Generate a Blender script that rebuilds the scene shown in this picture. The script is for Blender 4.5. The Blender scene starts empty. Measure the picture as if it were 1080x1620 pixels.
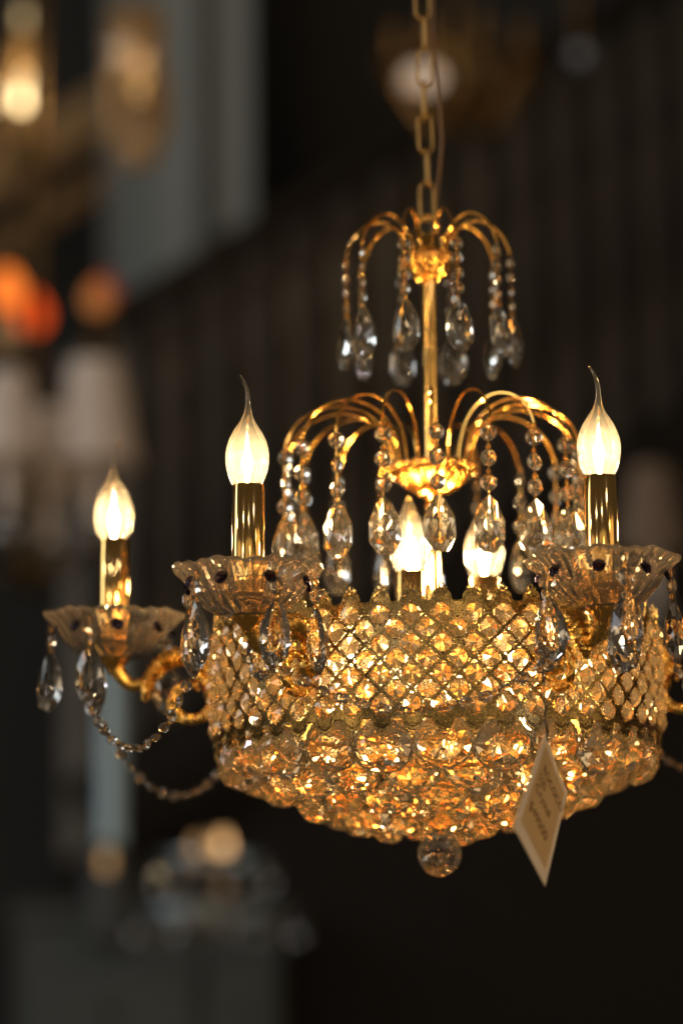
import bpy, math, random
from mathutils import Matrix, Vector, noise
PI = math.pi
R_ = math.radians
random.seed(7)
sc = bpy.context.scene
col = sc.collection

# ------------------------------------------------------------------ camera, world, lights, exposure
Z0 = 1.77                                   # height of the lower edge of the crystal band
cd = bpy.data.cameras.new('camera')
cam = bpy.data.objects.new('camera', cd); col.objects.link(cam)
cam.matrix_world = (Matrix.Translation((-0.0785, -2.65, 1.50)) @ Matrix.Rotation(R_(90 + 10.12), 4, 'X')
                    @ Matrix.Rotation(R_(-0.8), 4, 'Z'))
cd.sensor_width = 36; cd.sensor_fit = 'AUTO'; cd.lens = 110.0
cd.clip_start = 0.05; cd.clip_end = 60
cd.dof.use_dof = True; cd.dof.focus_distance = 2.475; cd.dof.aperture_fstop = 2.1
sc.camera = cam

world = bpy.data.worlds.new('World'); sc.world = world; world.use_nodes = True
bgn = world.node_tree.nodes['Background']
bgn.inputs[0].default_value = (1.0, 0.80, 0.58, 1); bgn.inputs[1].default_value = 0.04

def area(name, loc, target, size, power, color, size_y=None):
    l = bpy.data.lights.new(name, 'AREA'); l.energy = power; l.size = size; l.color = color
    if size_y: l.shape = 'RECTANGLE'; l.size_y = size_y
    o = bpy.data.objects.new(name, l); col.objects.link(o)
    o.location = loc
    o.rotation_euler = (Vector(target) - Vector(loc)).to_track_quat('-Z', 'Y').to_euler()
    return o
# cool daylight from the shop windows: one to the side of the showroom, one behind the camera
area('window_light_side', (-4.2, 0.6, 3.6), (0.0, 4.2, 2.6), 1.6, 36, (0.86, 0.96, 1.0), 2.4)
area('window_light_front', (-3.4, -4.6, 3.2), (0, 0, 1.9), 0.7, 8, (0.80, 0.86, 1.0), 1.1)
# unseen fill panels added behind the camera and to either side to brighten the gilt: large, dim and far away
area('front_fill_light', (0.5, -6.0, 2.6), (0, 0, 2.0), 5.0, 16, (1.0, 0.80, 0.52), 3.2)
area('right_fill_light', (4.6, -1.6, 2.4), (0, 0, 1.9), 2.6, 16, (1.0, 0.72, 0.40), 3.0)
area('left_fill_light', (-4.8, -2.4, 2.2), (0, 0, 1.9), 2.4, 11, (1.0, 0.80, 0.55), 3.0)
# unseen showroom lamps around and behind the camera; extra and cool ones added for sparkle
WARM, COOL = (1.0, 0.74, 0.42), (0.86, 0.84, 1.0)
for lx, ly, lz, lp, lcol in ((-2.1, -3.0, 2.9, 13, WARM), (-1.5, -2.2, 3.4, 9, COOL), (2.3, -3.2, 2.6, 13, WARM), (2.9, -2.1, 3.3, 9, WARM), (0.9, -4.6, 3.2, 11, WARM),
                             (0.2, -3.6, 4.0, 10, COOL), (-0.9, -4.2, 1.3, 9, WARM), (3.3, -0.9, 2.3, 12, WARM), (2.2, -2.4, 1.5, 8, COOL), (-3.0, -1.2, 2.2, 12, WARM),
                             (-2.6, -2.6, 1.6, 9, WARM), (1.4, -2.9, 1.2, 7, WARM), (-1.2, -3.4, 2.3, 7, COOL), (1.6, -2.0, 3.6, 9, COOL), (-2.9, -0.4, 3.2, 9, COOL)):
    l = bpy.data.lights.new('showroom_glint_lamp', 'POINT'); l.energy = lp; l.shadow_soft_size = 0.06; l.color = lcol
    lo = bpy.data.objects.new('showroom_glint_lamp', l); col.objects.link(lo); lo.location = (lx, ly, lz)

sc.view_settings.view_transform = 'Standard'; sc.view_settings.look = 'None'
sc.view_settings.exposure = 0.44; sc.view_settings.gamma = 1.0
sc.render.engine = 'CYCLES'
cy = sc.cycles
cy.max_bounces = 20; cy.transmission_bounces = 18; cy.glossy_bounces = 6; cy.diffuse_bounces = 2
cy.transparent_max_bounces = 16
cy.caustics_reflective = False; cy.caustics_refractive = False
cy.sample_clamp_indirect = 18; cy.sample_clamp_direct = 0
cy.use_denoising = True
try: cy.denoiser = 'OPENIMAGEDENOISE'
except Exception: pass
cy.use_adaptive_sampling = False
cy.filter_width = 1.15

# ------------------------------------------------------------------ materials
def new_mat(name):
    m = bpy.data.materials.new(name); m.use_nodes = True
    nt = m.node_tree; nt.nodes.clear()
    out = nt.nodes.new('ShaderNodeOutputMaterial')
    return m, nt, out
def N(nt, t, **kw):
    n = nt.nodes.new(t)
    for k, v in kw.items():
        if k in n.inputs: n.inputs[k].default_value = v
        else: setattr(n, k, v)
    return n
def pbr(name, color, rough=0.5, metal=0.0, var=0.15, scale=40, bump=0.0, rvar=0.1, spec=None, transl=None):
    m, nt, out = new_mat(name)
    b = N(nt, 'ShaderNodeBsdfPrincipled'); b.inputs['Metallic'].default_value = metal
    tc = N(nt, 'ShaderNodeTexCoord')
    ns = N(nt, 'ShaderNodeTexNoise'); ns.inputs['Scale'].default_value = scale; ns.inputs['Detail'].default_value = 5
    nt.links.new(tc.outputs['Object'], ns.inputs['Vector'])
    mx = N(nt, 'ShaderNodeMix', data_type='RGBA')
    c = color
    mx.inputs[6].default_value = (c[0]*(1-var), c[1]*(1-var), c[2]*(1-var), 1)
    mx.inputs[7].default_value = (min(1, c[0]*(1+var)), min(1, c[1]*(1+var)), min(1, c[2]*(1+var)), 1)
    nt.links.new(ns.outputs['Fac'], mx.inputs[0]); nt.links.new(mx.outputs[2], b.inputs['Base Color'])
    mr = N(nt, 'ShaderNodeMapRange'); mr.inputs[3].default_value = max(0.02, rough - rvar); mr.inputs[4].default_value = rough + rvar
    nt.links.new(ns.outputs['Fac'], mr.inputs[0]); nt.links.new(mr.outputs[0], b.inputs['Roughness'])
    if bump:
        bp = N(nt, 'ShaderNodeBump'); bp.inputs['Strength'].default_value = bump; bp.inputs['Distance'].default_value = 0.002
        nt.links.new(ns.outputs['Fac'], bp.inputs['Height']); nt.links.new(bp.outputs[0], b.inputs['Normal'])
    if spec is not None: b.inputs['Specular IOR Level'].default_value = spec
    if transl:
        tr = N(nt, 'ShaderNodeBsdfTranslucent'); nt.links.new(mx.outputs[2], tr.inputs[0])
        ms = N(nt, 'ShaderNodeMixShader'); ms.inputs[0].default_value = transl
        nt.links.new(b.outputs[0], ms.inputs[1]); nt.links.new(tr.outputs[0], ms.inputs[2])
        nt.links.new(ms.outputs[0], out.inputs[0])
    else:
        nt.links.new(b.outputs[0], out.inputs[0])
    return m
def glass(name, color=(1, 0.985, 0.96), ior=1.58, rough=0.0):
    m, nt, out = new_mat(name)
    g = N(nt, 'ShaderNodeBsdfGlass'); g.inputs['IOR'].default_value = ior
    g.inputs['Roughness'].default_value = rough; g.inputs['Color'].default_value = (*color, 1)
    nt.links.new(g.outputs[0], out.inputs[0])
    return m
def emit(name, color, strength):
    m, nt, out = new_mat(name)
    e = N(nt, 'ShaderNodeEmission'); e.inputs[0].default_value = (*color, 1); e.inputs[1].default_value = strength
    nt.links.new(e.outputs[0], out.inputs[0])
    return m
def envelope(name, frost=0.10, col_=(1.0, 0.93, 0.80)):
    """frosted lamp glass: lets most of the filament's light straight through, scatters the rest; the tail is clear"""
    m, nt, out = new_mat(name)
    tr = N(nt, 'ShaderNodeBsdfTransparent'); tr.inputs[0].default_value = (1, 0.97, 0.92, 1)
    tl = N(nt, 'ShaderNodeBsdfTranslucent'); tl.inputs[0].default_value = (*col_, 1)
    gl = N(nt, 'ShaderNodeBsdfGlossy'); gl.inputs['Roughness'].default_value = 0.06
    tc = N(nt, 'ShaderNodeTexCoord'); sp = N(nt, 'ShaderNodeSeparateXYZ')
    nt.links.new(tc.outputs['Object'], sp.inputs[0])
    mr = N(nt, 'ShaderNodeMapRange'); mr.inputs[1].default_value = 0.046; mr.inputs[2].default_value = 0.060
    mr.inputs[3].default_value = frost; mr.inputs[4].default_value = frost*0.6
    nt.links.new(sp.outputs['Z'], mr.inputs[0])
    m1 = N(nt, 'ShaderNodeMixShader'); nt.links.new(mr.outputs[0], m1.inputs[0])
    nt.links.new(tr.outputs[0], m1.inputs[1]); nt.links.new(tl.outputs[0], m1.inputs[2])
    fr = N(nt, 'ShaderNodeFresnel'); fr.inputs[0].default_value = 1.45
    m2 = N(nt, 'ShaderNodeMixShader'); nt.links.new(fr.outputs[0], m2.inputs[0])
    nt.links.new(m1.outputs[0], m2.inputs[1]); nt.links.new(gl.outputs[0], m2.inputs[2])
    nt.links.new(m2.outputs[0], out.inputs[0])
    return m

GOLD = pbr('polished_gilt_brass', (0.95, 0.49, 0.11), 0.17, 1.0, 0.12, 60, 0.0, 0.06)
GOLDM = pbr('mirror_gilt_brass', (0.93, 0.57, 0.18), 0.11, 1.0, 0.08, 30, 0.0, 0.03)
GOLDR = pbr('cast_gilt_brass', (0.92, 0.47, 0.10), 0.26, 1.0, 0.25, 180, 0.35, 0.08)
ANTIQ = pbr('antique_stamped_brass', (0.31, 0.205, 0.07), 0.26, 1.0, 0.35, 400, 0.0, 0.08)
CHAINM = pbr('dimmed_chain_brass', (0.42, 0.25, 0.08), 0.33, 1.0, 0.3, 120, 0.0, 0.1)  # base colour darkened to stand in for weaker light on the chain
DISHG = glass('pressed_glass', (1.0, 0.955, 0.91), 1.5)
def soft_glass(name, color, ior, rough, scat, scol, bump=0, bscale=200):  # scat, scol: warm scatter standing in for lamp glow inside the crystal
    m, nt, out = new_mat(name)
    bp_ = None
    if bump:      # hammered, pressed surface
        tc = N(nt, 'ShaderNodeTexCoord'); vo = N(nt, 'ShaderNodeTexVoronoi'); vo.inputs['Scale'].default_value = bscale
        nt.links.new(tc.outputs['Object'], vo.inputs['Vector'])
        bp_ = N(nt, 'ShaderNodeBump'); bp_.inputs['Strength'].default_value = bump; bp_.inputs['Distance'].default_value = 0.002
        nt.links.new(vo.outputs['Distance'], bp_.inputs['Height'])
    rf = N(nt, 'ShaderNodeBsdfRefraction'); rf.inputs['IOR'].default_value = ior; rf.inputs['Roughness'].default_value = rough; rf.inputs['Color'].default_value = (*color, 1)
    gl = N(nt, 'ShaderNodeBsdfGlossy'); gl.inputs['Roughness'].default_value = 0.03
    fr = N(nt, 'ShaderNodeFresnel'); fr.inputs[0].default_value = ior
    if bp_:
        for nd in (rf, gl, fr): nt.links.new(bp_.outputs[0], nd.inputs['Normal'])
    m1 = N(nt, 'ShaderNodeMixShader'); nt.links.new(fr.outputs[0], m1.inputs[0]); nt.links.new(rf.outputs[0], m1.inputs[1]); nt.links.new(gl.outputs[0], m1.inputs[2])
    tl = N(nt, 'ShaderNodeBsdfTranslucent'); tl.inputs[0].default_value = (*scol, 1)
    df = N(nt, 'ShaderNodeBsdfDiffuse'); df.inputs[0].default_value = (*scol, 1)
    m2 = N(nt, 'ShaderNodeMixShader'); m2.inputs[0].default_value = 0.4; nt.links.new(tl.outputs[0], m2.inputs[1]); nt.links.new(df.outputs[0], m2.inputs[2])
    m3 = N(nt, 'ShaderNodeMixShader'); m3.inputs[0].default_value = scat; nt.links.new(m1.outputs[0], m3.inputs[1]); nt.links.new(m2.outputs[0], m3.inputs[2])
    nt.links.new(m3.outputs[0], out.inputs[0]); return m
DISHG = soft_glass('pressed_glow_glass', (1.0, 0.95, 0.89), 1.52, 0.0, 0.11, (1.0, 0.78, 0.54))  # peach scatter stands in for bulb light caught in the ribs
STONE = soft_glass('amber_glow_octagon_crystal', (1.0, 0.95, 0.86), 1.52, 0.03, 0.06, (1.0, 0.70, 0.36))  # amber of the lit interior put into the scatter colour
CRYSTAL = soft_glass('lead_crystal', (1.0, 0.985, 0.96), 1.58, 0.0, 0.017, (1.0, 0.80, 0.52))
BOWLG = soft_glass('bowl_crystal', (1.0, 0.96, 0.88), 1.54, 0.0, 0.030, (1.0, 0.70, 0.36))
DARKLENS = glass('darkened_lens_glass', (0.34, 0.28, 0.38), 1.5)  # violet tint stands in for the dark room seen in clear lenses
FIL = emit('hot_filament_glare', (1.0, 0.70, 0.34), 520)
ENV = envelope('frosted_bulb_glass', 0.027)
THREAD = pbr('black_thread', (0.015, 0.012, 0.012), 0.8)
CARD = pbr('cream_card', (0.92, 0.76, 0.54), 0.6, 0, 0.06, 90, 0.1, 0.05, transl=0.35)
STICK = pbr('kraft_label_paper', (0.80, 0.52, 0.22), 0.6, 0, 0.08, 140, 0.1, 0.05, transl=0.3)
INK = pbr('brown_ink', (0.20, 0.075, 0.015), 0.7)
CORD = pbr('amber_flex', (0.20, 0.10, 0.03), 0.45)

# ------------------------------------------------------------------ mesh helpers
class MB:
    def __init__(s): s.v = []; s.f = []
    def add(s, vs, fs):
        o = len(s.v); s.v += [tuple(p) for p in vs]; s.f += [tuple(i + o for i in f) for f in fs]; return s
    def box(s, c, h, m=None):
        vs = [Vector((c[0]+sx*h[0], c[1]+sy*h[1], c[2]+sz*h[2])) for sx in (-1, 1) for sy in (-1, 1) for sz in (-1, 1)]
        if m: vs = [m @ p for p in vs]
        return s.add(vs, [(0, 1, 3, 2), (4, 6, 7, 5), (0, 4, 5, 1), (2, 3, 7, 6), (0, 2, 6, 4), (1, 5, 7, 3)])
    def hexa(s, pts):
        return s.add(pts, [(0, 1, 3, 2), (4, 6, 7, 5), (0, 4, 5, 1), (2, 3, 7, 6), (0, 2, 6, 4), (1, 5, 7, 3)])
    def lathe(s, prof, n, fn=None, closed=False, caps=True):
        vs = []
        for j, (r, z) in enumerate(prof):
            for i in range(n):
                a = 2*PI*i/n
                rr, zz = (r, z) if fn is None else fn(r, z, a, j)
                vs.append((rr*math.sin(a), -rr*math.cos(a), zz))
        fs = []
        L = len(prof)
        for j in range(L if closed else L-1):
            j2 = (j+1) % L
            for i in range(n):
                i2 = (i+1) % n
                fs.append((j*n+i, j*n+i2, j2*n+i2, j2*n+i))
        if caps and not closed:
            fs.append(tuple(reversed(range(n)))); fs.append(tuple(range((L-1)*n, L*n)))
        return s.add(vs, fs)
    def tube(s, path, rad, n=8, closed=False, caps=True, flat=None):
        P = [Vector(p) for p in path]; L = len(P)
        if not isinstance(rad, (list, tuple)): rad = [rad]*L
        T = []
        for i in range(L):
            a = P[(i-1) % L] if (closed or i > 0) else P[i]
            b = P[(i+1) % L] if (closed or i < L-1) else P[i]
            T.append((b-a).normalized())
        up = Vector((0, 0, 1)) if abs(T[0].z) < 0.9 else Vector((1, 0, 0))
        if flat: up = Vector(flat)
        u = (up - T[0]*up.dot(T[0])).normalized()
        vs = []
        for i in range(L):
            u = (u - T[i]*u.dot(T[i])).normalized(); w = T[i].cross(u)
            r = rad[i]; ru, rw = r if isinstance(r, tuple) else (r, r)
            for k in range(n):
                a = 2*PI*k/n
                vs.append(P[i] + u*(ru*math.cos(a)) + w*(rw*math.sin(a)))
        fs = []
        for i in range(L if closed else L-1):
            i2 = (i+1) % L
            for k in range(n):
                k2 = (k+1) % n
                fs.append((i*n+k, i*n+k2, i2*n+k2, i2*n+k))
        if caps and not closed:
            fs.append(tuple(reversed(range(n)))); fs.append(tuple(range((L-1)*n, L*n)))
        return s.add(vs, fs)
    def torus(s, c, R, r, axis='Y', n=18, m=6, sz=1.0):
        P = []
        for i in range(n):
            a = 2*PI*i/n
            if axis == 'Y': P.append((c[0]+R*math.cos(a), c[1], c[2]+R*sz*math.sin(a)))
            elif axis == 'X': P.append((c[0], c[1]+R*math.cos(a), c[2]+R*sz*math.sin(a)))
            else: P.append((c[0]+R*math.cos(a), c[1]+R*math.sin(a), c[2]))
        return s.tube(P, r, m, True)
    def mesh(s, name, mat, smooth=False, fixn=True):
        me = bpy.data.meshes.new(name); me.from_pydata(s.v, [], s.f)
        if fixn:
            import bmesh
            bm = bmesh.new(); bm.from_mesh(me); bmesh.ops.recalc_face_normals(bm, faces=bm.faces); bm.to_mesh(me); bm.free()
        if smooth:
            for p in me.polygons: p.use_smooth = True
            try: me.set_sharp_from_angle(angle=R_(48))
            except Exception: pass
        me.materials.append(mat); me.update()
        return me
def link(name, data, parent=None, loc=(0, 0, 0), rot=(0, 0, 0), scale=(1, 1, 1)):
    o = bpy.data.objects.new(name, data); col.objects.link(o)
    o.parent = parent; o.location = loc; o.rotation_euler = rot; o.scale = scale
    return o
def thing(name, label, cat, loc=(0, 0, 0), group=None, data=None):
    o = link(name, data, None, loc); o['label'] = label; o['category'] = cat
    if group: o['group'] = group
    return o
def struct(name, me, loc=(0, 0, 0)):
    o = link(name, me, None, loc); o['kind'] = 'structure'; return o
def pol(r, a, z): return (r*math.sin(a), -r*math.cos(a), z)
def bez(pts, n):
    """Catmull-Rom through points"""
    P = [Vector(p) for p in pts]; P = [P[0]*2-P[1]] + P + [P[-1]*2-P[-2]]
    out = []
    segs = len(P)-3
    for s_ in range(segs):
        p0, p1, p2, p3 = P[s_:s_+4]
        for k in range(n):
            t = k/n
            out.append(0.5*((2*p1)+(p2-p0)*t+(2*p0-5*p1+4*p2-p3)*t*t+(3*p1-p0-3*p2+p3)*t**3))
    out.append(P[-2]); return out

# ------------------------------------------------------------------ crystals (hang from their origin; front faces -Y)
def cut_drop(w, h, t, n=10, c=-0.58, point=0.55, ring=0.52):
    """flat-backed almond drop with star facets on both faces"""
    mb = MB()
    raw = []
    for i in range(n):
        a = 2*PI*i/n
        raw.append((math.sin(a)*abs(math.sin(a/2))**point, math.cos(a)))
    mx = max(abs(x) for x, _ in raw)
    G = [(x/mx*w/2, -h/2 + y*h/2) for x, y in raw]
    cz = c*h; e = t*0.10
    vs = [(x, -e, z) for x, z in G] + [(x, e, z) for x, z in G]
    fs = [(i, (i+1) % n, n+(i+1) % n, n+i) for i in range(n)]
    for s_, base in ((-1, 0), (1, n)):
        o = len(vs)
        for i in range(n):
            x = (G[i][0]+G[(i+1) % n][0])/2; z = (G[i][1]+G[(i+1) % n][1])/2
            vs.append((x*ring, s_*t*0.40, cz+(z-cz)*ring))
        vs.append((0, s_*t*0.5, cz)); ap = len(vs)-1
        for i in range(n):
            i2 = (i+1) % n
            fs.append((base+i, base+i2, o+i)); fs.append((base+i2, o+i2, o+i)); fs.append((o+i, o+i2, ap))
    mb.add(vs, fs); return mb
def cut_round(r, t, n=8, table=0.0, ring=0.55, rz=1.0, rot=PI/8):
    """octagon bead, pointed star cut when table = 0"""
    mb = MB(); e = t*0.12
    G = [(r*math.cos(2*PI*i/n+rot), rz*r*math.sin(2*PI*i/n+rot)) for i in range(n)]
    vs = [(x, -e, z) for x, z in G]+[(x, e, z) for x, z in G]
    fs = [(i, (i+1) % n, n+(i+1) % n, n+i) for i in range(n)]
    for s_, base in ((-1, 0), (1, n)):
        if ring:
            o = len(vs)
            for i in range(n):
                x = (G[i][0]+G[(i+1) % n][0])/2*ring; z = (G[i][1]+G[(i+1) % n][1])/2*ring
                vs.append((x, s_*t*0.38, z))
            vs.append((0, s_*t*(0.5 if table == 0 else 0.38), 0)); ap = len(vs)-1
            for i in range(n):
                i2 = (i+1) % n
                fs += [(base+i, base+i2, o+i), (base+i2, o+i2, o+i), (o+i, o+i2, ap)]
        else:
            vs.append((0, s_*t*0.5, 0)); ap = len(vs)-1
            for i in range(n): fs.append((base+i, base+(i+1) % n, ap))
    mb.add(vs, fs); return mb
def cut_ball(r, n=12, m=8):
    mb = MB(); vs = [(0, 0, r)]; fs = []
    for j in range(1, m):
        th = PI*j/m
        for i in range(n):
            a = 2*PI*(i+0.5*(j % 2))/n
            vs.append((r*math.sin(th)*math.cos(a), r*math.sin(th)*math.sin(a), r*math.cos(th)))
    vs.append((0, 0, -r)); B = len(vs)-1
    for i in range(n): fs.append((0, 1+i, 1+(i+1) % n))
    for j in range(m-2):
        for i in range(n):
            a0 = 1+j*n+i; a1 = 1+j*n+(i+1) % n; b0 = a0+n; b1 = a1+n
            if j % 2 == 0: fs += [(a0, b0, a1), (a1, b0, b1)] if False else [(a0, a1, b0), (a1, b1, b0)]
            else: fs += [(a0, a1, b1), (a0, b1, b0)]
    for i in range(n): fs.append((B, 1+(m-2)*n+(i+1) % n, 1+(m-2)*n+i))
    mb.add(vs, fs); return mb
M_BEAD = cut_round(0.0072, 0.0078, 8).mesh('octagon_bead', CRYSTAL)
M_BEADS = cut_round(0.0056, 0.0066, 8).mesh('small_octagon_bead', CRYSTAL)
M_DROP = cut_drop(0.0268, 0.050, 0.0165, 9).mesh('almond_drop', CRYSTAL)
M_DROPU = cut_drop(0.0262, 0.047, 0.0160, 9).mesh('upper_almond_drop', CRYSTAL)
M_DROPD = cut_drop(0.0270, 0.052, 0.0180, 10).mesh('dish_drop', CRYSTAL)
def star_stone(r, h):
    G = [(r*math.cos(2*PI*i/8+PI/8), r*math.sin(2*PI*i/8+PI/8)) for i in range(8)]
    vs = [(x, -0.0006, z) for x, z in G]+[(x*0.8, 0.0016, z*0.8) for x, z in G]+[(0, -h, 0)]
    fs = [(i, (i+1) % 8, 8+(i+1) % 8, 8+i) for i in range(8)]+[(i, (i+1) % 8, 16) for i in range(8)]+[tuple(range(8, 16))]
    return MB().add(vs, fs)
M_STAR = star_stone(0.0086, 0.0042).mesh('band_octagon', STONE)
M_OVAL = cut_round(0.0046, 0.0066, 8, rz=1.35).mesh('oval_bead', CRYSTAL)
M_LEAF = [cut_drop(w, h, t, 12, -0.56, 0.28, 0.60).mesh('bowl_pendant', BOWLG)
          for w, h, t in ((0.050, 0.047, 0.036), (0.047, 0.045, 0.035), (0.038, 0.039, 0.030))]
M_BALL = cut_ball(0.0188, 14, 10).mesh('faceted_ball', CRYSTAL)

# ------------------------------------------------------------------ background: the dim showroom
WALL = pbr('dim_plaster_wall', (0.035, 0.034, 0.031), 0.9, 0, 0.2, 2, spec=0.08)
PALE = pbr('pale_painted_wood', (0.21, 0.232, 0.228), 0.7, 0, 0.1, 4)
STAIRP = pbr('brown_stair_panel', (0.18, 0.160, 0.135), 0.7, 0, 0.2, 5, spec=0.08)
BALW = pbr('walnut_baluster', (0.014, 0.010, 0.007), 0.6, 0, 0.2, 12, spec=0.1)
DARKW = pbr('dark_stained_wood', (0.013, 0.010, 0.008), 0.55, 0, 0.3, 14, spec=0.08)
BROWN = pbr('varnished_oak', (0.42, 0.25, 0.11), 0.6, 0, 0.25, 12)
SHADEF = pbr('ivory_lamp_fabric', (0.86, 0.74, 0.65), 0.85, 0, 0.05, 90, transl=0.3)
SHADEB = pbr('brown_lamp_fabric', (0.26, 0.19, 0.14), 0.85, 0, 0.05, 90, transl=0.3)
CABI = pbr('grey_cabinet_paint', (0.042, 0.050, 0.048), 0.6, 0, 0.1, 6)
CABD = pbr('dark_cabinet_recess', (0.035, 0.037, 0.035), 0.6, 0, 0.1, 6)
CHROME = pbr('satin_chrome', (0.62, 0.72, 0.78), 0.25, 1.0, 0.05, 20)
BLUEG = pbr('milky_blue_glass', (0.42, 0.58, 0.66), 0.25, 0, 0.1, 8)
BLUEP = pbr('pale_blue_opal_glass', (0.66, 0.80, 0.86), 0.15, 0, 0.08, 12)
DBRON = pbr('dark_bronze', (0.10, 0.065, 0.03), 0.5, 1.0, 0.2, 20)
DGILT = pbr('dull_gilt', (0.26, 0.15, 0.055), 0.45, 1.0, 0.2, 20)
PALE2 = pbr('dimmed_painted_wood', (0.16, 0.178, 0.174), 0.7, 0, 0.1, 4)  # darker copy of the pale paint, weaker light put into its colour
BGOLD = pbr('old_gilt_metal', (0.60, 0.36, 0.12), 0.35, 1.0, 0.2, 20)
AMBERG = pbr('amber_bead_glass', (0.42, 0.25, 0.09), 0.25, 0, 0.2, 30)

mb = MB().box((0, 0, 0), (4.0, 0.05, 2.5)); struct('back_wall', mb.mesh('back_wall', WALL), (0, 4.95, 2.5))

# pale pilaster of upright boards behind the stair
pil = thing('pilaster', 'pale grey pilaster of upright boards behind the stair rail', 'pilaster', (-0.43, 4.55, 0))
for x, w, d, pm in ((-0.145, 0.052, 0.0, PALE2), (-0.03, 0.058, 0.05, PALE), (0.058, 0.026, -0.02, PALE2), (0.118, 0.032, 0.045, PALE)):
    link('board', MB().box((0, 0, 2.3), (w, 0.06, 2.3)).mesh('board', pm, False), pil, (x, -d, 0))
# staircase with balusters
st = thing('stair_railing', 'dark wooden stair railing with balusters rising to the right', 'railing', (-0.75, 3.7, 0))
def rz(x): return 2.925 + 0.612*(x+0.75)
mb = MB(); mb.tube([(x-(-0.75), 0, rz(x)) for x in (-0.60, -0.2, 0.3, 1.0)], [(0.034, 0.04)]*4, 10)
link('handrail', mb.mesh('handrail', DARKW, True), st)
mb = MB(); mb.tube([(x+0.75, 0.0, rz(x)-1.02) for x in (-0.60, -0.2, 0.3, 1.0)], [(0.10, 0.03)]*4, 4)
link('stringer', mb.mesh('stringer', DARKW), st)
mb = MB().hexa([(x+0.75, y, rz(x)-z) for x in (-0.66, 1.0) for y in (0.09, 0.11) for z in (1.05, 0.0)])
link('side_panel', mb.mesh('side_panel', STAIRP), st)
mb = MB().hexa([(x+0.75, y, rz(x)-z) for x in (-0.66, 1.0) for y in (0.08, 0.12) for z in (3.3, 1.051)])
link('under_stair_panel', mb.mesh('under_stair_panel', DARKW), st)
bal = [(0.022, 0), (0.022, 0.16), (0.030, 0.20), (0.018, 0.24), (0.030, 0.42), (0.020, 0.66), (0.030, 0.72), (0.022, 0.76), (0.022, 0.99)]
mbal = MB().lathe(bal, 10).mesh('baluster', BALW, True)
x = -0.575
while x < 0.98:
    link('baluster', mbal, st, (x+0.75, 0, rz(x)-1.0)); x += 0.092
# two sloping oak beams upper left
for i, (pa, pb, hw, lab) in enumerate((((-1.20, 3.482), (-0.53, 3.894), 0.058, 'upper of two sloping brown oak beams at upper left'), ((-1.20, 3.281), (-0.53, 3.714), 0.030, 'lower of two sloping brown oak beams at upper left'))):
    mb = MB().tube([(0, 0, 0), (pb[0]-pa[0], 0, pb[1]-pa[1])], [(hw, 0.05)]*2, 4, flat=(0, 0, 1))
    thing('oak_beam', lab, 'beam', (pa[0], 4.7, pa[1]), 'sloping beams', mb.mesh('oak_beam', BROWN))
# grey cabinets along the lower edge
for cx, w, lab in ((-0.545, 0.18, 'grey display cabinet at the far lower left corner'), (-0.285, 0.072, 'narrow grey display cabinet right of the larger one')):
    c = thing('display_cabinet', lab, 'cabinet', (cx, 3.7, 0), 'cabinets along the wall')
    link('carcass', MB().box((0, 0, 0.90), (w, 0.16, 0.90)).mesh('carcass', CABI), c)
    link('top', MB().box((0, -0.01, 1.815), (w+0.012, 0.18, 0.014)).mesh('top', CABI), c)
    for k in range(3):
        d = link('drawer', MB().box((0, -0.168, 1.62-0.2*k), (w-0.018, 0.008, 0.085)).mesh('drawer', CABI), c)
        kn = MB().lathe([(0.004, 0), (0.004, 0.012), (0.012, 0.016), (0.010, 0.026)], 10).mesh('knob', DARKW, True)
        link('knob', kn, d, (0, -0.175, 1.62-0.2*k), (PI/2, 0, 0))

# ---- chandelier with fabric shades (unlit), left
def shade_mesh(r0, r1, h, fab):
    mb = MB().lathe([(r1, 0), (r0, h), (r0-0.002, h), (r1-0.002, 0)], 32, None, True, False)
    return mb.mesh('shade', fab, True)
def shaded(loc, arms, label, fab, R=0.16):
    t = thing('shaded_chandelier', label, 'chandelier', loc)
    link('stem', MB().lathe([(0.008, -0.22), (0.03, -0.20), (0.035, -0.16), (0.012, -0.12), (0.02, -0.02), (0.012, 0.05), (0.022, 0.10), (0.008, 0.15), (0.008, 1.6)], 14).mesh('stem', DBRON, True), t)
    for a, s_ in arms:
        p = [pol(r, a, z) for r, z in ((0.01, -0.14), (0.06, -0.19), (R*0.7, -0.17), (R, -0.10))]
        ar = link('arm', MB().tube(bez(p, 8), 0.008, 8).mesh('arm', DBRON, True), t)
        link('candle_tube', MB().lathe([(0.016, -0.10), (0.02, -0.095), (0.014, -0.085), (0.014, 0.03)], 14).mesh('candle_tube', SHADEF, True), ar, pol(R, a, 0))
        link('shade', shade_mesh(0.040*s_, 0.075*s_, 0.172*s_, fab), ar, pol(R, a, 0.0))
        for k in range(6):
            b = 2*PI*k/6
            link('drop', M_DROP, ar, (pol(R, a, 0)[0]+0.03*math.sin(b), pol(R, a, 0)[1]-0.03*math.cos(b), -0.10), (0, 0, b))
    return t
shaded((-0.64, 2.9, 2.565), ((R_(52), 1.08), (R_(-8), 0.9), (R_(172), 0.9), (R_(-90), 0.9)), 'unlit chandelier with ivory fabric shades at the left edge', SHADEF)
shaded((0.66, 3.1, 2.44), ((R_(-90), 0.95), (R_(90), 0.95), (R_(180), 0.9)), 'unlit chandelier with dull brown fabric shades at the right edge', SHADEB)

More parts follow.
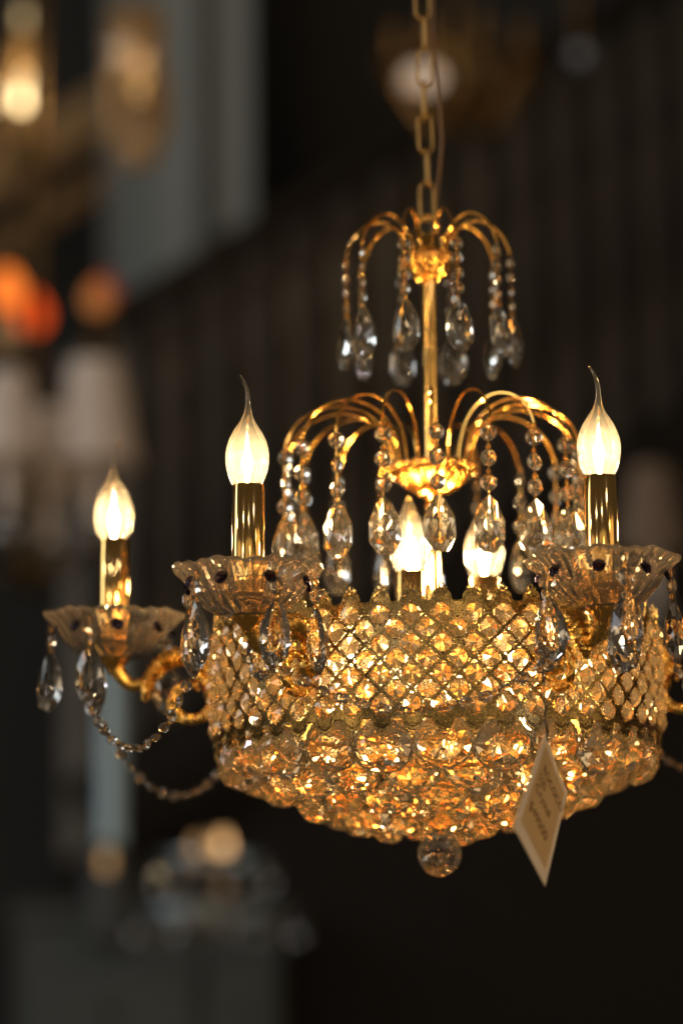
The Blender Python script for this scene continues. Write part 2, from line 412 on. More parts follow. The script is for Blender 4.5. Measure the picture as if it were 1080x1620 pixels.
# ---- chandelier with orange and red glass globes
def globe(r): return MB().lathe([(0.35*r, -1.0*r), (0.8*r, -0.7*r), (1.0*r, -0.1*r), (0.86*r, 0.55*r), (0.5*r, 1.0*r), (0.45*r, 1.25*r)], 20)
oc = thing('coloured_glass_chandelier', 'chandelier with glowing orange and red glass globes at left', 'chandelier', (-0.66, 3.25, 2.9))
link('stem', MB().lathe([(0.008, -0.25), (0.025, -0.2), (0.012, -0.1), (0.012, 1.4)], 12).mesh('stem', DBRON, True), oc)
for i, (x, y, z, r, c, s_) in enumerate(((-0.055, -0.05, 0.085, 0.034, (1.0, 0.22, 0.03), 1.0), (0.0, -0.12, 0.020, 0.033, (1.0, 0.10, 0.012), 0.7),
                                        (0.125, 0.05, 0.105, 0.026, (0.8, 0.06, 0.03), 0.22), (0.118, -0.05, 0.066, 0.026, (0.9, 0.30, 0.08), 0.35),
                                        (-0.06, -0.02, 0.010, 0.028, (0.9, 0.50, 0.22), 0.22))):
    g = link('globe', globe(r).mesh('globe', emit('glowing_glass_globe', c, s_), True), oc, (x, y, z))
    link('arm', MB().tube(bez([(0, 0, -0.2), (x*0.6, y*0.6, -0.16), (x, y, z-r)], 8), 0.005, 8).mesh('arm', DBRON, True), oc)

# ---- warm lit chandelier, top left corner
def lamp_light(parent, loc, power, color, soft=0.03):
    l = bpy.data.lights.new('lamp_light', 'POINT'); l.energy = power; l.color = color; l.shadow_soft_size = soft
    o = bpy.data.objects.new('lamp_light', l); col.objects.link(o); o.parent = parent; o.location = loc
lc = thing('small_lit_chandelier', 'small gilt chandelier with lit bulbs in the top left corner', 'chandelier', (-0.70, 3.2, 3.45))
link('stem', MB().lathe([(0.006, -0.25), (0.02, -0.2), (0.008, -0.1), (0.018, 0.0), (0.006, 0.05), (0.006, 0.6)], 12).mesh('stem', DBRON, True), lc)
mbulb = MB().lathe([(0.006, -0.02), (0.009, -0.008), (0.009, 0.003), (0.004, 0.016), (0.001, 0.022)], 12)
for x, y, z, s_ in ((0.028, -0.08, -0.072, 2.2), (0.027, -0.06, -0.095, 2.8), (0.022, -0.10, -0.112, 4.8), (0.02, -0.05, 0.07, 0.8), (-0.04, -0.02, -0.08, 2)):
    b = link('bulb', mbulb.mesh('bulb', emit('warm_lit_bulb', (1.0, 0.72, 0.36), s_), True), lc, (x, y, z))
    link('arm', MB().tube(bez([(0, 0, -0.2), (x*0.7, y*0.7, -0.22), (x, y, z-0.02)], 6), 0.004, 6).mesh('arm', DBRON, True), lc)
lamp_light(lc, (0.02, -0.14, -0.02), 6, (1.0, 0.70, 0.38))
# ---- amber bead pendant lamp
pl = thing('amber_pendant_lamp', 'long amber glass bead pendant lamp hanging at top left', 'pendant lamp', (-0.427, 2.7, 3.09))
link('rod', MB().lathe([(0.004, 0.26), (0.004, 0.9)], 8).mesh('rod', DBRON, True), pl)
mab = cut_ball(0.011, 10, 6).mesh('amber_bead', AMBERG)
for i in range(12):
    rr, zz = [(0.018, 0.0), (0.03, 0.022), (0.041, 0.046), (0.046, 0.070), (0.048, 0.095), (0.046, 0.12), (0.043, 0.145), (0.038, 0.170), (0.034, 0.195), (0.034, 0.22), (0.036, 0.245), (0.037, 0.27)][i]
    n = max(5, int(rr*2*PI/0.024))
    for k in range(n):
        link('amber_bead', mab, pl, pol(rr, 2*PI*(k+0.5*(i % 2))/n, zz))
link('bulb', mbulb.mesh('bulb', emit('dim_amber_bulb', (1.0, 0.55, 0.2), 1.2), True), pl, (0, 0, 0.17), (0, 0, 0), (1.2, 1.2, 2.5))

# ---- gilt chandelier behind the chain, top
gc = thing('far_gilt_chandelier', 'blurred gilt chandelier with glass dishes hanging behind the chain', 'chandelier', (0.16, 3.05, 3.36))
link('stem', MB().lathe([(0.008, -0.10), (0.03, -0.07), (0.012, -0.02), (0.028, 0.04), (0.01, 0.1), (0.008, 0.8)], 14).mesh('stem', DGILT, True), gc)
for k in range(8):
    a = 2*PI*k/8+0.3
    ar = link('arm', MB().tube(bez([pol(r, a, z) for r, z in ((0.01, -0.07), (0.06, -0.10), (0.10, -0.05), (0.13, 0.0))], 8), 0.008, 8).mesh('arm', DGILT, True), gc)
    link('dish', MB().lathe([(0.012, -0.006), (0.034, 0.006), (0.036, 0.010), (0.010, 0.0)], 16).mesh('dish', DGILT, True), ar, pol(0.13, a, 0.004))
    link('candle_tube', MB().lathe([(0.010, 0), (0.010, 0.07)], 12).mesh('candle_tube', DGILT, True), ar, pol(0.13, a, 0.008))
link('globe', MB().lathe([(0.008, -0.024), (0.026, -0.018), (0.036, 0), (0.026, 0.018), (0.008, 0.024)], 20).mesh('globe', emit('pale_lit_globe', (0.62, 0.44, 0.30), 0.62), True), gc, (-0.076, -0.13, -0.050), (0, 0, 0), (1.15, 1.15, 1))
wg = thing('white_pendant_globe', 'small pale glowing pendant globe at upper right', 'pendant lamp', (0.412, 3.4, 3.512))
link('globe', MB().lathe([(0.004, -0.016), (0.012, -0.012), (0.017, 0), (0.012, 0.012), (0.004, 0.016)], 16).mesh('globe', emit('pale_grey_glow', (0.62, 0.58, 0.56), 0.13), True), wg)
link('rod', MB().lathe([(0.003, 0.014), (0.003, 0.6)], 8).mesh('rod', BGOLD, True), wg)

# ---- unlit blue glass chandelier, lower left
bc = thing('blue_glass_chandelier', 'unlit chandelier with pale blue glass column and dishes at lower left', 'chandelier', (-0.33, 3.15, 1.80))
link('column', MB().lathe([(0.021, 0.09), (0.024, 0.10), (0.022, 0.12), (0.022, 0.44), (0.026, 0.46), (0.012, 0.48)], 18).mesh('column', BLUEG, True), bc, (-0.182, 0, 0.02))
link('rod', MB().lathe([(0.003, 0.49), (0.003, 2.2)], 8).mesh('rod', DBRON, True), bc, (-0.182, 0, 0.02))
link('base', MB().lathe([(0.01, -0.10), (0.05, -0.08), (0.05, 0.05), (0.022, 0.10)], 18).mesh('base', CABD, True), bc, (-0.182, 0, 0.02))
for rr, zz, nn in ((0.165, -0.012, 10), (0.108, 0.088, 8)):
    rg = link('ring', MB().torus((0, 0, 0), rr, 0.0055, 'Z', 56, 10).mesh('ring', CHROME, True), bc, (0.005, 0, zz))
    for k in range(nn):
        a = 2*PI*(k+0.3)/nn
        link('glass_drop', M_DROP, rg, pol(rr, a, -0.008), (0, 0, a))
for a in (0.6, 2.2, 3.8, 5.4):
    link('arm', MB().tube(bez([(-0.18, 0, -0.05), (-0.09, 0.0, -0.06), (0.005+0.165*math.sin(a), -0.165*math.cos(a), -0.012)], 8), 0.003, 8).mesh('arm', DBRON, True), bc)
for x, y, z, s_ in ((0.027, -0.02, 0.112, 1.7), (-0.024, 0, 0.106, 0.6), (-0.185, -0.08, 0.083, 0.5), (0.022, 0.02, 0.045, 0.2), (0.012, -0.02, 0.110, 0.6)):
    link('bulb', mbulb.mesh('bulb', emit('bulb_glint', (1.0, 0.55, 0.22), s_), True), bc, (x, y, z))  # emitters stand in for bulb reflections; this chandelier is unlit

# ------------------------------------------------------------------ THE CHANDELIER
CH = thing('crystal_chandelier', 'lit gilt crystal chandelier with candle bulbs, beaded sprays and a crystal bowl', 'chandelier', (0, 0, Z0))

# ---- chain and flex
lk = []
for i in range(28):
    a = 2*PI*i/28
    z = 0.0145*math.sin(a)
    lk.append((0.0062*max(-1, min(1, 1.35*math.cos(a))), 0, z + (0.0035 if math.sin(a) > 0.3 else -0.0035 if math.sin(a) < -0.3 else 0)))
mlink = MB().tube(lk, 0.00125, 8, True).mesh('chain_link', CHAINM, True)
for i in range(15):
    link('chain_link', mlink, CH, (0.001*math.sin(i*1.7), 0, 0.478+0.0308*i), (0, R_(1.5*math.sin(i*2.1)), R_(8 if i % 2 == 0 else 96)))
link('flex', MB().tube(bez([(0.004, 0.004, 0.45), (0.008, 0.004, 0.48), (0.014, 0.006, 0.53), (0.013, 0.008, 0.57), (0.008, 0.008, 0.63), (0.010, 0.006, 0.70), (0.006, 0.006, 0.80), (0.008, 0.006, 0.92)], 10), 0.0013, 8).mesh('flex', CORD, True), CH)
link('hanging_loop', MB().torus((0, 0, 0.456), 0.0085, 0.0018, 'Y', 20, 8, 1.1).mesh('hanging_loop', GOLD, True), CH)

# ---- stem and collars
stem = [(0.0045, -0.075), (0.0045, 0.095), (0.011, 0.10), (0.006, 0.115), (0.006, 0.21), (0.0062, 0.402), (0.0072, 0.404), (0.0072, 0.408)]
link('stem', MB().lathe(stem, 20).mesh('stem', GOLDM, True), CH)
def collar(prof, ngad, name, dep):
    def fn(r, z, a, j): return (r*(1+dep*math.cos(ngad*a)*(1 if 1 < j < len(prof)-2 else 0)), z)
    return MB().lathe(prof, ngad*6, fn).mesh(name, GOLD, True)
cu = link('upper_collar', collar([(0.008, 0.4045), (0.013, 0.4075), (0.017, 0.412), (0.0185, 0.417), (0.0215, 0.421), (0.0235, 0.4255), (0.022, 0.428), (0.016, 0.430), (0.008, 0.440), (0.006, 0.448)], 16, 'upper_collar', 0.06), CH)
cl = link('lower_collar', collar([(0.008, 0.2155), (0.016, 0.2185), (0.023, 0.2235), (0.027, 0.2275), (0.031, 0.231), (0.0365, 0.2365), (0.0375, 0.2405), (0.0362, 0.2425), (0.025, 0.2435), (0.010, 0.246)], 20, 'lower_collar', 0.05), CH)
for nm, cc, n, r, z, br in (('bead', cu, 18, 0.0222, 0.4265, 0.0024), ('bead', cl, 30, 0.0362, 0.2415, 0.0027)):
    mbb = MB()
    for k in range(n):
        a = 2*PI*k/n; c = pol(r, a, z)
        b = MB().lathe([(br*math.sin(t), -br*math.cos(t)) for t in (0.3, 0.8, 1.57, 2.3, 2.84)], 8)
        mbb.add([(v[0]+c[0], v[1]+c[1], v[2]+c[2]) for v in b.v], b.f)
    link('beaded_edge', mbb.mesh('beaded_edge', GOLD, True), cc)
link('finial', MB().lathe([(0.010, 0.2165), (0.006, 0.211), (0.008, 0.207), (0.004, 0.203)], 14).mesh('finial', GOLD, True), cl)

# ---- sprays: beaded wire ribs, each with its strand of crystals
def rope(path, r):
    P = bez(path, 11)
    return MB().tube(P, [r*(0.80 if i % 2 else 1.22) for i in range(len(P))], 7)
def spray(n, phase, path, strand, z_hook, r_hook, beads, bead_mesh, drop_mesh, drop_z, rad):
    me = rope(path, rad).mesh('spray_rib', GOLD, True)
    wire = MB()
    wire.tube([(0, 0, 0), (0, 0, drop_z-z_hook)], 0.0005, 5)
    for k, bz in enumerate(beads):
        wire.torus((0, 0, bz+0.0095-z_hook), 0.0016, 0.0004, 'Y', 10, 4)
    wire.torus((0, 0, drop_z+0.001-z_hook), 0.0022, 0.00045, 'X', 10, 4)
    wm = wire.mesh('strand_wire', GOLD, True)
    for k in range(n):
        a = phase + 2*PI*k/n
        link('spray_rib', me, CH, (0, 0, 0), (0, R_(random.uniform(-0.5, 0.5)), a))
        sway = R_(random.uniform(-1.2, 1.2))
        s_ = link('crystal_strand', wm, CH, pol(r_hook, a, z_hook), (0, sway, ((a+PI) % (2*PI)-PI)*(0.35 if n > 12 else 0.9)+R_(random.uniform(-14, 14))))
        for bz in beads:
            link('octagon_bead', bead_mesh, s_, (0, 0, bz-z_hook), (R_(random.uniform(-6, 6)), R_(random.uniform(-8, 8)), R_(random.uniform(-30, 30))))
        link('almond_drop', drop_mesh, s_, (0, 0, drop_z-z_hook), (R_(random.uniform(-4, 4)), R_(random.uniform(-2, 2)), R_(random.uniform(-14, 14))))
up_path = [(0, -r, z) for r, z in ((0.012, 0.428), (0.017, 0.440), (0.027, 0.4535), (0.040, 0.4605), (0.054, 0.4565), (0.065, 0.4455), (0.0715, 0.431))]
spray(10, R_(18), up_path, None, 0.431, 0.0715, (0.4215, 0.4085, 0.3955, 0.3825), M_BEADS, M_DROPU, 0.374, 0.0013)
lo_path = [(0, -r, z) for r, z in ((0.0325, 0.2415), (0.0350, 0.256), (0.0430, 0.2745), (0.0590, 0.2880), (0.0800, 0.2925), (0.102, 0.2875), (0.119, 0.275), (0.1275, 0.2585))]
spray(18, R_(0), lo_path, None, 0.2585, 0.1275, (0.2465, 0.2255, 0.2045), M_BEAD, M_DROP, 0.1945, 0.00115)

# ---- candle bulbs
def bulb_mesh(tail=True):
    prof = [(0.0100, -0.004), (0.0118, 0.0), (0.0140, 0.005), (0.0161, 0.011), (0.0173, 0.018), (0.0174, 0.024), (0.0166, 0.030),
            (0.0149, 0.036), (0.0123, 0.0415), (0.0092, 0.0465)]
    if tail: prof += [(0.0063, 0.051), (0.0043, 0.055), (0.0031, 0.060), (0.0022, 0.066), (0.0022, 0.072), (0.0019, 0.078), (0.0016, 0.084), (0.0009, 0.0878)]
    else: prof += [(0.0068, 0.052), (0.0046, 0.058), (0.0022, 0.062), (0.0010, 0.064)]
    mb = MB().lathe(prof, 28)
    if tail:
        nv = []
        for x, y, z in mb.v:
            t = max(0, (z-0.048)/0.039)
            nv.append((x + 0.0100*t*t*(1.75*t-1.2)*-1, y, z))
        mb.v = nv
    return mb
M_BT = bulb_mesh(True).mesh('tailed_bulb', ENV, True)
M_BC = bulb_mesh(False).mesh('candle_bulb', ENV, True)
fil = [(0.0012, 0.002), (0.0022, 0.007), (0.0034, 0.012), (0.0044, 0.0165), (0.0042, 0.0205), (0.0028, 0.0245), (0.0014, 0.0285), (0.0004, 0.032)]  # spindle fattened to stand in for the glare around the thin wire
M_FIL = MB().lathe(fil, 8).mesh('filament_glare', FIL, True)
M_SLV = MB().lathe([(0.0125, 0.0), (0.0130, 0.002), (0.0130, 0.0905), (0.0122, 0.0915), (0.0105, 0.0915), (0.0105, 0.088)], 36).mesh('candle_sleeve', GOLDM, True)
def candle(parent_pos, z_base, rotz, me, sleeve_h, tilt=(0, 0)):
    sl = link('candle_sleeve', M_SLV, CH, (parent_pos[0], parent_pos[1], z_base-sleeve_h), (tilt[0], tilt[1], random.uniform(0, 6)), (1, 1, sleeve_h/0.0915))
    b = link('bulb', me, CH, (parent_pos[0], parent_pos[1], z_base), (tilt[0], tilt[1], rotz))
    link('filament_glare', M_FIL, b)
    return b

# ---- glass candle dishes, arms, drops
def dish_fn(r, z, a, j):
    k = min(1, max(0, (r-0.020)/0.035))
    rib = 1-2*abs(math.sin(12*a + 1.1*k))**0.8          # rounded ribs with sharp grooves, swirling a little
    o_ = 1 if j < 8 else -0.35
    return (r*(1-0.040*k*(1.3-0.9*k)*rib*o_) + 0.0014*k*k*math.cos(8*a), z + 0.0009*k*k*math.cos(24*a) + 0.0007*k*k*math.cos(8*a))
outer = [(0.0145, 0.0), (0.024, 0.0012), (0.034, 0.0070), (0.0420, 0.0160), (0.0470, 0.0245), (0.0530, 0.0318), (0.0588, 0.0362), (0.0590, 0.0385)]
inner = [(0.0572, 0.0400), (0.0500, 0.0360), (0.0435, 0.0275), (0.0380, 0.0180), (0.030, 0.0105), (0.0145, 0.0065)]
M_DISH = MB().lathe(outer+inner, 192, dish_fn, True, False).mesh('candle_dish', DISHG, True)
M_CAB = MB().lathe([(0.0003, -0.0022), (0.0022, -0.0019), (0.0046, -0.0010), (0.0052, 0.0), (0.0046, 0.0012), (0.0022, 0.0024), (0.0003, 0.0028)], 16).mesh('oval_eye', DARKLENS, True)
RA = 0.276
ARMS = [R_(-33.5+60*k) for k in range(6)]         # front left, front right, right, back right, back left, left
drop_phase = [26, 15, 20, 40, 10, 54]
bulb_rot = [R_(25), R_(8), R_(40), R_(100), R_(250), R_(195)]
ZD = 0.0800                                       # dish foot height
main = [(0.188, 0.060), (0.199, 0.074), (0.216, 0.081), (0.232, 0.0765), (0.243, 0.066), (0.248, 0.053), (0.2475, 0.044)]
mrad = [0.0060, 0.0092, 0.0105, 0.0108, 0.0090, 0.0058, 0.0015]
def arm_mesh():
    mb = MB()
    P = bez([(0, -r, z) for r, z in main], 9)
    rr = []
    for i in range(len(P)):
        t = i/9; k = min(len(mrad)-2, int(t)); f = t-k
        base = mrad[k]*(1-f)+mrad[k+1]*f
        rip = 1+0.10*math.sin(i*1.9)
        rr.append((base*0.85*rip, base*1.2*rip))
    mb.tube(P, rr, 12, flat=(0, 0, 1))
    # stem curling up to the dish
    Q = bez([(0, -r, z) for r, z in ((0.236, 0.072), (0.2485, 0.0605), (0.261, 0.0575), (0.2705, 0.066), (0.275, 0.077), (0.276, 0.084))], 8)
    mb.tube(Q, [0.0048+0.0034*(i/(len(Q)-1))**2 for i in range(len(Q))], 12)
    # C scroll against the band
    S = []
    for i in range(44):
        a = R_(95) + R_(395)*i/43
        rad = 0.0185 - 0.010*max(0, (i-26)/17)
        S.append((0, -(0.2085 + rad*math.cos(a)), 0.0455 + rad*math.sin(a)))
    mb.tube(S, [(0.0030+0.0012*math.sin(i*1.6), 0.0048*(1-0.6*max(0, (i-28)/16))) for i in range(44)], 10, flat=(1, 0, 0))
    mb.tube(bez([(0, -0.197, 0.030), (0, -0.212, 0.0255), (0, -0.224, 0.027), (0, -0.231, 0.0215)], 6), [0.0042-0.00018*i for i in range(19)], 8)
    # acanthus leaflets along the upper curve
    for i in range(4, 40, 5):
        for s_ in (-1, 1):
            p = P[i]; d = (P[min(i+3, len(P)-1)]-P[i]).normalized()
            q = [p, p+d*0.005+Vector((s_*0.006, 0, 0.002)), p+d*0.011+Vector((s_*0.010, 0, -0.001)), p+d*0.014+Vector((s_*0.009, 0, -0.005))]
            mb.tube(bez(q, 4), [(0.0016, 0.0032)]*8+[(0.0007, 0.0012)]*5, 6)
    return mb
M_ARM = arm_mesh().mesh('arm', GOLDR, True)
M_CUP = MB().lathe([(0.0045, -0.013), (0.0062, -0.009), (0.0095, -0.004), (0.0135, -0.0008), (0.0142, 0.0065), (0.0125, 0.010), (0.0132, 0.0115)], 24).mesh('dish_cup', GOLD, True)
M_ROS = MB().lathe([(0.012, 0), (0.014, 0.002), (0.010, 0.004), (0.006, 0.008), (0.002, 0.009)], 20, lambda r, z, a, j: (r*(1+0.12*math.cos(7*a)), z)).mesh('wall_rosette', GOLDR, True)
wire = MB().tube([(0, 0, 0.001), (0, 0, -0.0215)], 0.0005, 5)
wire.torus((0, 0, 0.0), 0.0022, 0.00045, 'X', 10, 4); wire.torus((0, 0, -0.0195), 0.0022, 0.00045, 'X', 10, 4)
M_DWIRE = wire.mesh('dish_drop_wire', GOLD, True)
hook_pts = []
for k, a in enumerate(ARMS):
    c = pol(RA, a, 0)
    link('arm', M_ARM, CH, (0, 0, 0), (0, 0, a))
    link('arm_rosette', M_ROS, CH, pol(0.190, a, 0.050), (PI/2, 0, a))
    link('dish_cup', M_CUP, CH, (c[0], c[1], ZD))
    d = link('candle_dish', M_DISH, CH, (c[0], c[1], ZD), (R_(random.uniform(-1.5, 1.5)), R_(random.uniform(-1.5, 1.5)), a+R_(11)))
    for i in range(8):
        b = 2*PI*i/8
        link('oval_eye', M_CAB, d, pol(0.0490, b, 0.0262), (R_(62), 0, b), (1.05, 1.4, 0.8))
    candle(c, 0.1845, bulb_rot[k], M_BT, 0.0915, (R_(random.uniform(-0.8, 0.8)), R_(random.uniform(-0.8, 0.8))))
    hp = []
    for i in range(5):
        if k == 5 and i == 0: continue
        b = R_(drop_phase[k]+72*i)
        hx, hy = c[0]+0.0535*math.sin(b), c[1]-0.0535*math.cos(b)
        s_ = link('dish_strand', M_DWIRE, CH, (hx, hy, 0.1075), (0, 0, b+R_(random.uniform(-35, 35))))
        link('octagon_bead', M_BEAD, s_, (0, 0, -0.0105), (0, R_(random.uniform(-8, 8)), R_(random.uniform(-30, 30))))
        link('almond_drop', M_DROPD, s_, (0, 0, -0.0205), (R_(random.uniform(-5, 5)), R_(random.uniform(-3, 3)), R_(random.uniform(-25, 25))))
        hp.append((hx, hy, 0.1075-0.0205-0.0515))
    hook_pts.append(hp)

# ---- bead swags from dish to dish
def swag(p0, p1, sag):
    p0, p1 = Vector(p0), Vector(p1)
    n = 60
    L = [p0.lerp(p1, i/n) - Vector((0, 0, sag*4*(i/n)*(1-i/n))) for i in range(n+1)]
    d = [0]
    for i in range(n): d.append(d[-1]+(L[i+1]-L[i]).length)
    tot = d[-1]; cnt = int(tot/0.0158); 
    s_ = link('bead_swag', MB().tube([p-p0 for p in L], 0.0004, 4).mesh('bead_swag', GOLD, True), CH, p0)
    for j in range(cnt):
        t = (j+0.5)/cnt*tot
        i = max(q for q in range(n) if d[q] <= t)
        p = L[i].lerp(L[i+1], (t-d[i])/(d[i+1]-d[i])); tan = (L[i+1]-L[i]).normalized()
        q = tan.to_track_quat('Z', 'Y').to_matrix().to_4x4() @ Matrix.Rotation(random.uniform(0, 6.28), 4, 'Z')
        link('oval_bead', M_OVAL, s_, p-p0, q.to_euler())
for k in range(6):
    A, B = hook_pts[k], hook_pts[(k+1) % 6]
    best = min(((Vector(p)-Vector(q)).length, p, q) for p in A for q in B if Vector((p[0], p[1])).length > 0.255 and Vector((q[0], q[1])).length > 0.255)
    swag(best[1], best[2], (0.036, 0.05, 0.05, 0.05, 0.062, 0.046)[k])

# ---- crystal band
NB = 48; RB = 0.188; HU = 2*PI*RB/NB/2; RP = 0.0121; ZT = 0.0872
def bp(u, z, w):
    r = RB + 0.0028*(1-((z-0.05)/0.055)**2) + w
    return pol(r, u/RB, z)
hoops = MB()
for z in (0.0955, 0.0062): hoops.tube([bp(2*PI*RB*i/96, z, -0.0022) for i in range(96)], [(0.0022, 0.0008)]*96, 6, True)
BAND = link('crystal_band', hoops.mesh('crystal_band', GOLD, True), CH)
def bar_mesh(sg):
    mb = MB(); zt, zb = ZT+RP, ZT-7*RP
    n = 56
    def q(z, off, w):   # point on the bar, off = across
        s45 = 0.7071
        u = sg*(zt-z)*HU/RP
        return bp(u + sg*off*s45, z + off*s45, w)
    lift = 0.0004 if sg > 0 else 0.0
    zs = [zt+(zb-zt)*i/28 for i in range(29)]
    for i in range(28):
        a, b = zs[i], zs[i+1]
        mb.hexa([q(a, -0.0011, -0.0012+lift), q(a, -0.0011, 0.0002+lift), q(a, 0.0011, -0.0012+lift), q(a, 0.0011, 0.0002+lift),
                 q(b, -0.0011, -0.0012+lift), q(b, -0.0011, 0.0002+lift), q(b, 0.0011, -0.0012+lift), q(b, 0.0011, 0.0002+lift)])
    zz = zt-0.0004
    dz = 0.00034
    while zz > zb+0.0004:
        mb.hexa([q(zz+dz, -0.0022, 0), q(zz+dz, -0.0022, 0.0010), q(zz+dz, 0.0022, 0), q(zz+dz, 0.0022, 0.0010),
                 q(zz-dz, -0.0022, 0), q(zz-dz, -0.0022, 0.0010), q(zz-dz, 0.0022, 0), q(zz-dz, 0.0022, 0.0010)])
        zz -= 0.00142
    if sg > 0:
        for j in range(8):   # pins between neighbouring stones at the crossings
            z = ZT - (j)*RP; u = sg*(zt-z)*HU/RP
            if j < 7:
                mb.hexa([bp(u+a*0.0058, z+b*0.00055, c) for a in (-1, 1) for c in (0.0008, 0.0020) for b in (-1, 1)])
    return mb
for sg in (1, -1):
    me = bar_mesh(sg).mesh('lattice_bar', ANTIQ)
    for i in range(NB): link('lattice_bar', me, BAND, (0, 0, 0), (0, 0, 2*PI*i/NB))
def crown(flip):
    mb = MB(); Zf = (lambda z: (ZT+ZT-6*RP)-z) if flip else (lambda z: z)
    def top(u):
        x = abs(u)/HU
        if x < 0.10: return 0.1070
        if x < 0.42: return 0.1068-0.0018*((x-0.1)/0.32)
        if x < 0.70: return 0.1050-0.0078*(0.5-0.5*math.cos(PI*(x-0.42)/0.28))
        return 0.0972-0.0005*math.sin(PI*(x-0.70)/0.6)
    M = 24; us = [-HU+2*HU*i/M for i in range(M+1)]
    for i in range(M):
        a, b = us[i], us[i+1]
        la = ZT+RP-abs(a)*RP/HU-0.001; lb = ZT+RP-abs(b)*RP/HU-0.001
        mb.hexa([bp(a, Zf(la), -0.0008), bp(a, Zf(top(a)), -0.0008), bp(a, Zf(la), 0.0002), bp(a, Zf(top(a)), 0.0002),
                 bp(b, Zf(lb), -0.0008), bp(b, Zf(top(b)), -0.0008), bp(b, Zf(lb), 0.0002), bp(b, Zf(top(b)), 0.0002)])
    mb.tube([bp(u, Zf(top(u)), 0.0002) for u in us], 0.0007, 6)
    mb.tube([bp(u*0.86, Zf(top(u)-0.0022), 0.0004) for u in us[4:-4]], 0.00045, 5)
    for du, z, r in ((0, 0.1094, 0.0017), (-0.0030, 0.1076, 0.0012), (0.0030, 0.1076, 0.0012)):
        c = bp(du, Zf(z), 0.0003); t = MB().torus((0, 0, 0), r, 0.00055, 'Y', 12, 5, 1.25 if du == 0 else 1)
        mt = Matrix.Rotation(du/RB, 3, 'Z')
        mb.add([Vector(c)+mt @ Vector(v) for v in t.v], t.f)
    for du, z in ((0, 0.1035), (-0.0022, 0.1022), (0.0022, 0.1022), (0, 0.1010), (-0.0044, 0.1012), (0.0044, 0.1012)):
        c = Vector(bp(du, Zf(z), 0.0004)); b = MB().lathe([(0.0009*math.sin(t), -0.0009*math.cos(t)) for t in (0.3, 0.9, 1.57, 2.3, 2.84)], 6)
        mb.add([Vector(v)+c for v in b.v], b.f)
    return mb
for fl in (False, True):
    me = crown(fl).mesh('scalloped_trim', ANTIQ, True)
    for i in range(NB): link('scalloped_trim', me, BAND, (0, 0, 0), (0, 0, 2*PI*i/NB))
stones = []
for j in range(7):
    for i in range(NB):
        a = (2*PI*(i+0.5*(j % 2)))/NB
        stones.append((bp(a*RB, ZT-j*RP, 0.0008), a))
stones.sort(key=lambda s_: s_[0][1])
restm = MB()
for i, (p, a) in enumerate(stones):
    rot = (R_(random.uniform(-8, 8)), R_(random.uniform(-8, 8)), a+R_(random.uniform(-8, 8)))
    if i < 300: link('octagon_crystal', M_STAR, BAND, p, rot)
    else:
        from mathutils import Euler
        mt = Matrix.Translation(p) @ Euler(rot).to_matrix().to_4x4()
        restm.add([mt @ v.co for v in M_STAR.vertices], [tuple(q.vertices) for q in M_STAR.polygons])
o = link('rear_octagon_crystal', restm.mesh('rear_octagon_crystal', STONE), BAND); o['kind'] = 'stuff'

# ---- inner lamps on a gilt spider
sp = MB()
for k in range(6):
    a = ARMS[k]; sp.tube([pol(0.004, a, 0.052), pol(0.10, a, 0.050), pol(0.186, a, 0.050)], 0.0032, 8)
sp.torus((0, 0, 0.051), 0.095, 0.003, 'Z', 48, 8)
link('inner_spider', sp.mesh('inner_spider', GOLD, True), CH)
for a in (-30, 90, 203):
    c = pol(0.043, R_(a), 0); candle(c, 0.1445, R_(a*3), M_BC, 0.088)
for k in range(6):
    c = pol(0.095, R_(30+60*k-33.5), 0)
    so = link('lower_socket', MB().lathe([(0.0125, 0.0), (0.0130, 0.002), (0.0130, 0.016), (0.006, 0.022)], 20).mesh('lower_socket', GOLD, True), CH, (c[0], c[1], 0.030))
    b = link('bulb', M_BC, CH, (c[0], c[1], 0.032), (PI, 0, 0)); b.scale = (0.8, 0.8, 0.72)
    link('filament_glare', M_FIL, b)

for k in range(6):  # hidden extra bulbs, added to brighten the stones of the band
    c = pol(0.128, R_(60*k-33.5), 0)
    link('added_socket', MB().lathe([(0.0125, 0.0), (0.0130, 0.002), (0.0130, 0.010), (0.0105, 0.012)], 20).mesh('added_socket', GOLD, True), CH, (c[0], c[1], 0.044))
    b = link('bulb', M_BC, CH, (c[0], c[1], 0.054), (0, 0, 0)); b.scale = (0.8, 0.8, 0.66)
    link('filament_glare', M_FIL, b)

# ---- tiered bowl
tiers = [(0.172, 0.0100, 22, 0, 22, 0.0), (0.142, -0.0080, 18, 1, 32, 0.5), (0.112, -0.0240, 14, 1, 36, 0.0), (0.080, -0.0370, 11, 2, 36, 0.5), (0.050, -0.0440, 7, 2, 30, 0.0)]
for r, z, n, mi, lean, ph in tiers:
    ring = MB().tube([pol(r, 2*PI*i/64, z) for i in range(64)], 0.0016, 6, True)
    t = link('crystal_tier', ring.mesh('crystal_tier', GOLD, True), CH)
    for i in range(n):
        a = 2*PI*(i+ph)/n
        m = Matrix.Rotation(a+R_(random.uniform(-4, 4)), 4, 'Z') @ Matrix.Rotation(R_(lean+random.uniform(-4, 4)), 4, 'X')
        link('bowl_pendant', M_LEAF[mi], t, pol(r+0.001+0.005*(i % 2), a, z+0.001-0.004*(i % 2)), m.to_euler())
link('bottom_ball', M_BALL, CH, (0.0, 0, -0.0915))
link('ball_cap', MB().lathe([(0.0015, -0.0725), (0.006, -0.0735), (0.0045, -0.0705), (0.0015, -0.066)], 14).mesh('ball_cap', GOLD, True), CH)

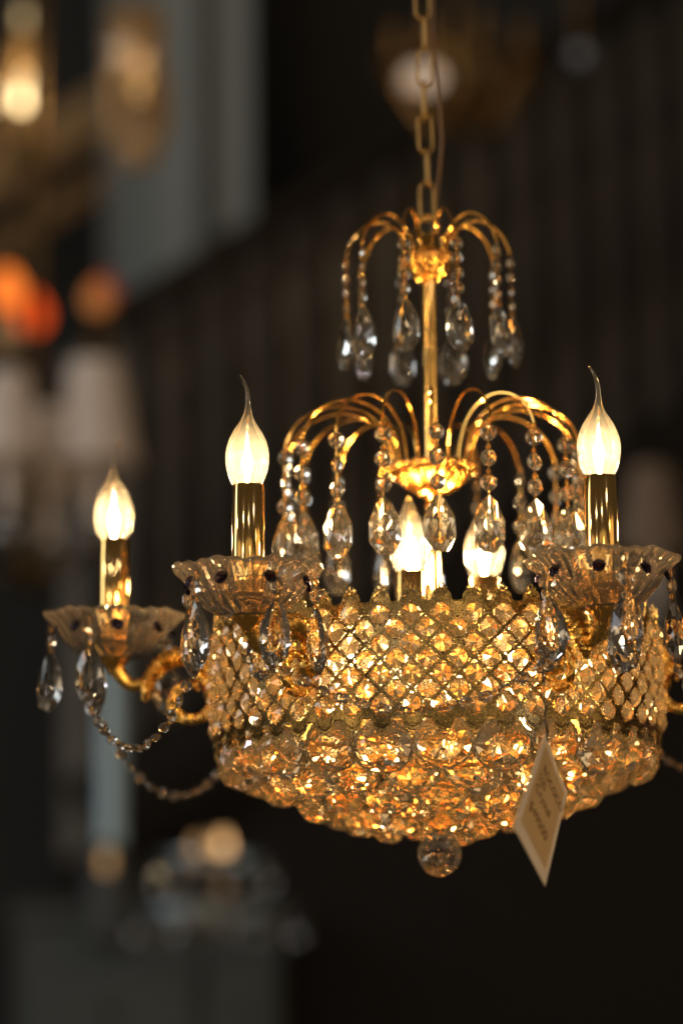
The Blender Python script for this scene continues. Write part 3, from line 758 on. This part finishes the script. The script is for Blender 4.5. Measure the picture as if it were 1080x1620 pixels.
# ------------------------------------------------------------------ price tag on a black thread
T0 = Vector((0.0725, -0.290, Z0-0.0235))           # punched corner
ea = Vector((0.0148, 0.0460, -0.0400)).normalized(); eb = Vector((-0.0262, -0.0500, -0.0780))
eb = (eb - ea*eb.dot(ea)).normalized(); en = ea.cross(eb).normalized()
if en.y > 0: en = -en
LA, LB = 0.062, 0.095
def tagp(s_, t, w):
    cur = 0.004*((s_/LA)**2)*(1-t/LB) + 0.010*(s_/LA)*(t/LB)
    return Vector((0, 0, 0)) + ea*s_ + eb*t + en*(w + cur)
def sheet(s0, s1, t0, t1, w0, w1, n=10):
    mb = MB(); vs = []
    for w in (w0, w1):
        for j in range(n+1):
            for i in range(n+1): vs.append(tagp(s0+(s1-s0)*i/n, t0+(t1-t0)*j/n, w))
    k = (n+1)**2; fs = []
    for j in range(n):
        for i in range(n):
            a = j*(n+1)+i; fs.append((a, a+1, a+n+2, a+n+1)); fs.append((k+a, k+a+n+1, k+a+n+2, k+a+1))
    rim = [i for i in range(n+1)]+[j*(n+1)+n for j in range(1, n+1)]+[n*(n+1)+i for i in range(n-1, -1, -1)]+[j*(n+1) for j in range(n-1, 0, -1)]
    for q in range(len(rim)):
        a, b = rim[q], rim[(q+1) % len(rim)]; fs.append((a, b, k+b, k+a))
    return mb.add(vs, fs)
TAG = thing('price_tag', 'cream price tag with orange label hanging by a black thread', 'price tag', T0)
link('card', sheet(-0.002, LA, -0.002, LB, 0, 0.0006).mesh('card', CARD, True), TAG)
lab = link('label', sheet(0.0045, LA-0.006, 0.0045, LB-0.012, 0.0008, 0.0011).mesh('label', STICK, True), TAG)
def text_mesh(txt, size, s0, t0):
    cu_ = bpy.data.curves.new('print', 'FONT'); cu_.body = txt; cu_.size = size
    tmp = bpy.data.objects.new('print', cu_); col.objects.link(tmp)
    me = bpy.data.meshes.new_from_object(tmp.evaluated_get(bpy.context.evaluated_depsgraph_get()))
    bpy.data.objects.remove(tmp); bpy.data.curves.remove(cu_)
    for v in me.vertices: v.co = tagp(s0+v.co.x, t0-v.co.y, 0.0014)
    me.materials.clear(); me.materials.append(INK); return me
for txt, size, s0, t0 in (('ROCOCO', 0.0105, 0.012, 0.0235), ('520', 0.0105, 0.009, 0.0345), ('Crystal', 0.0115, 0.009, 0.0455), ('$49500', 0.0125, 0.008, 0.0655)):
    link('print', text_mesh(txt, size, s0, t0), lab)
thp = bez([(0.001, 0.0, 0.0655), (0.000, 0.001, 0.045), (0.0010, 0.0, 0.022), (0.0004, -0.001, 0.010), (0.0016, -0.001, 0.004), (0.002, -0.002, -0.003), (0.0028, -0.001, 0.003), (0.0016, 0.001, 0.010)], 8)
link('thread', MB().tube(thp, 0.00055, 6).mesh('thread', THREAD, True), TAG)
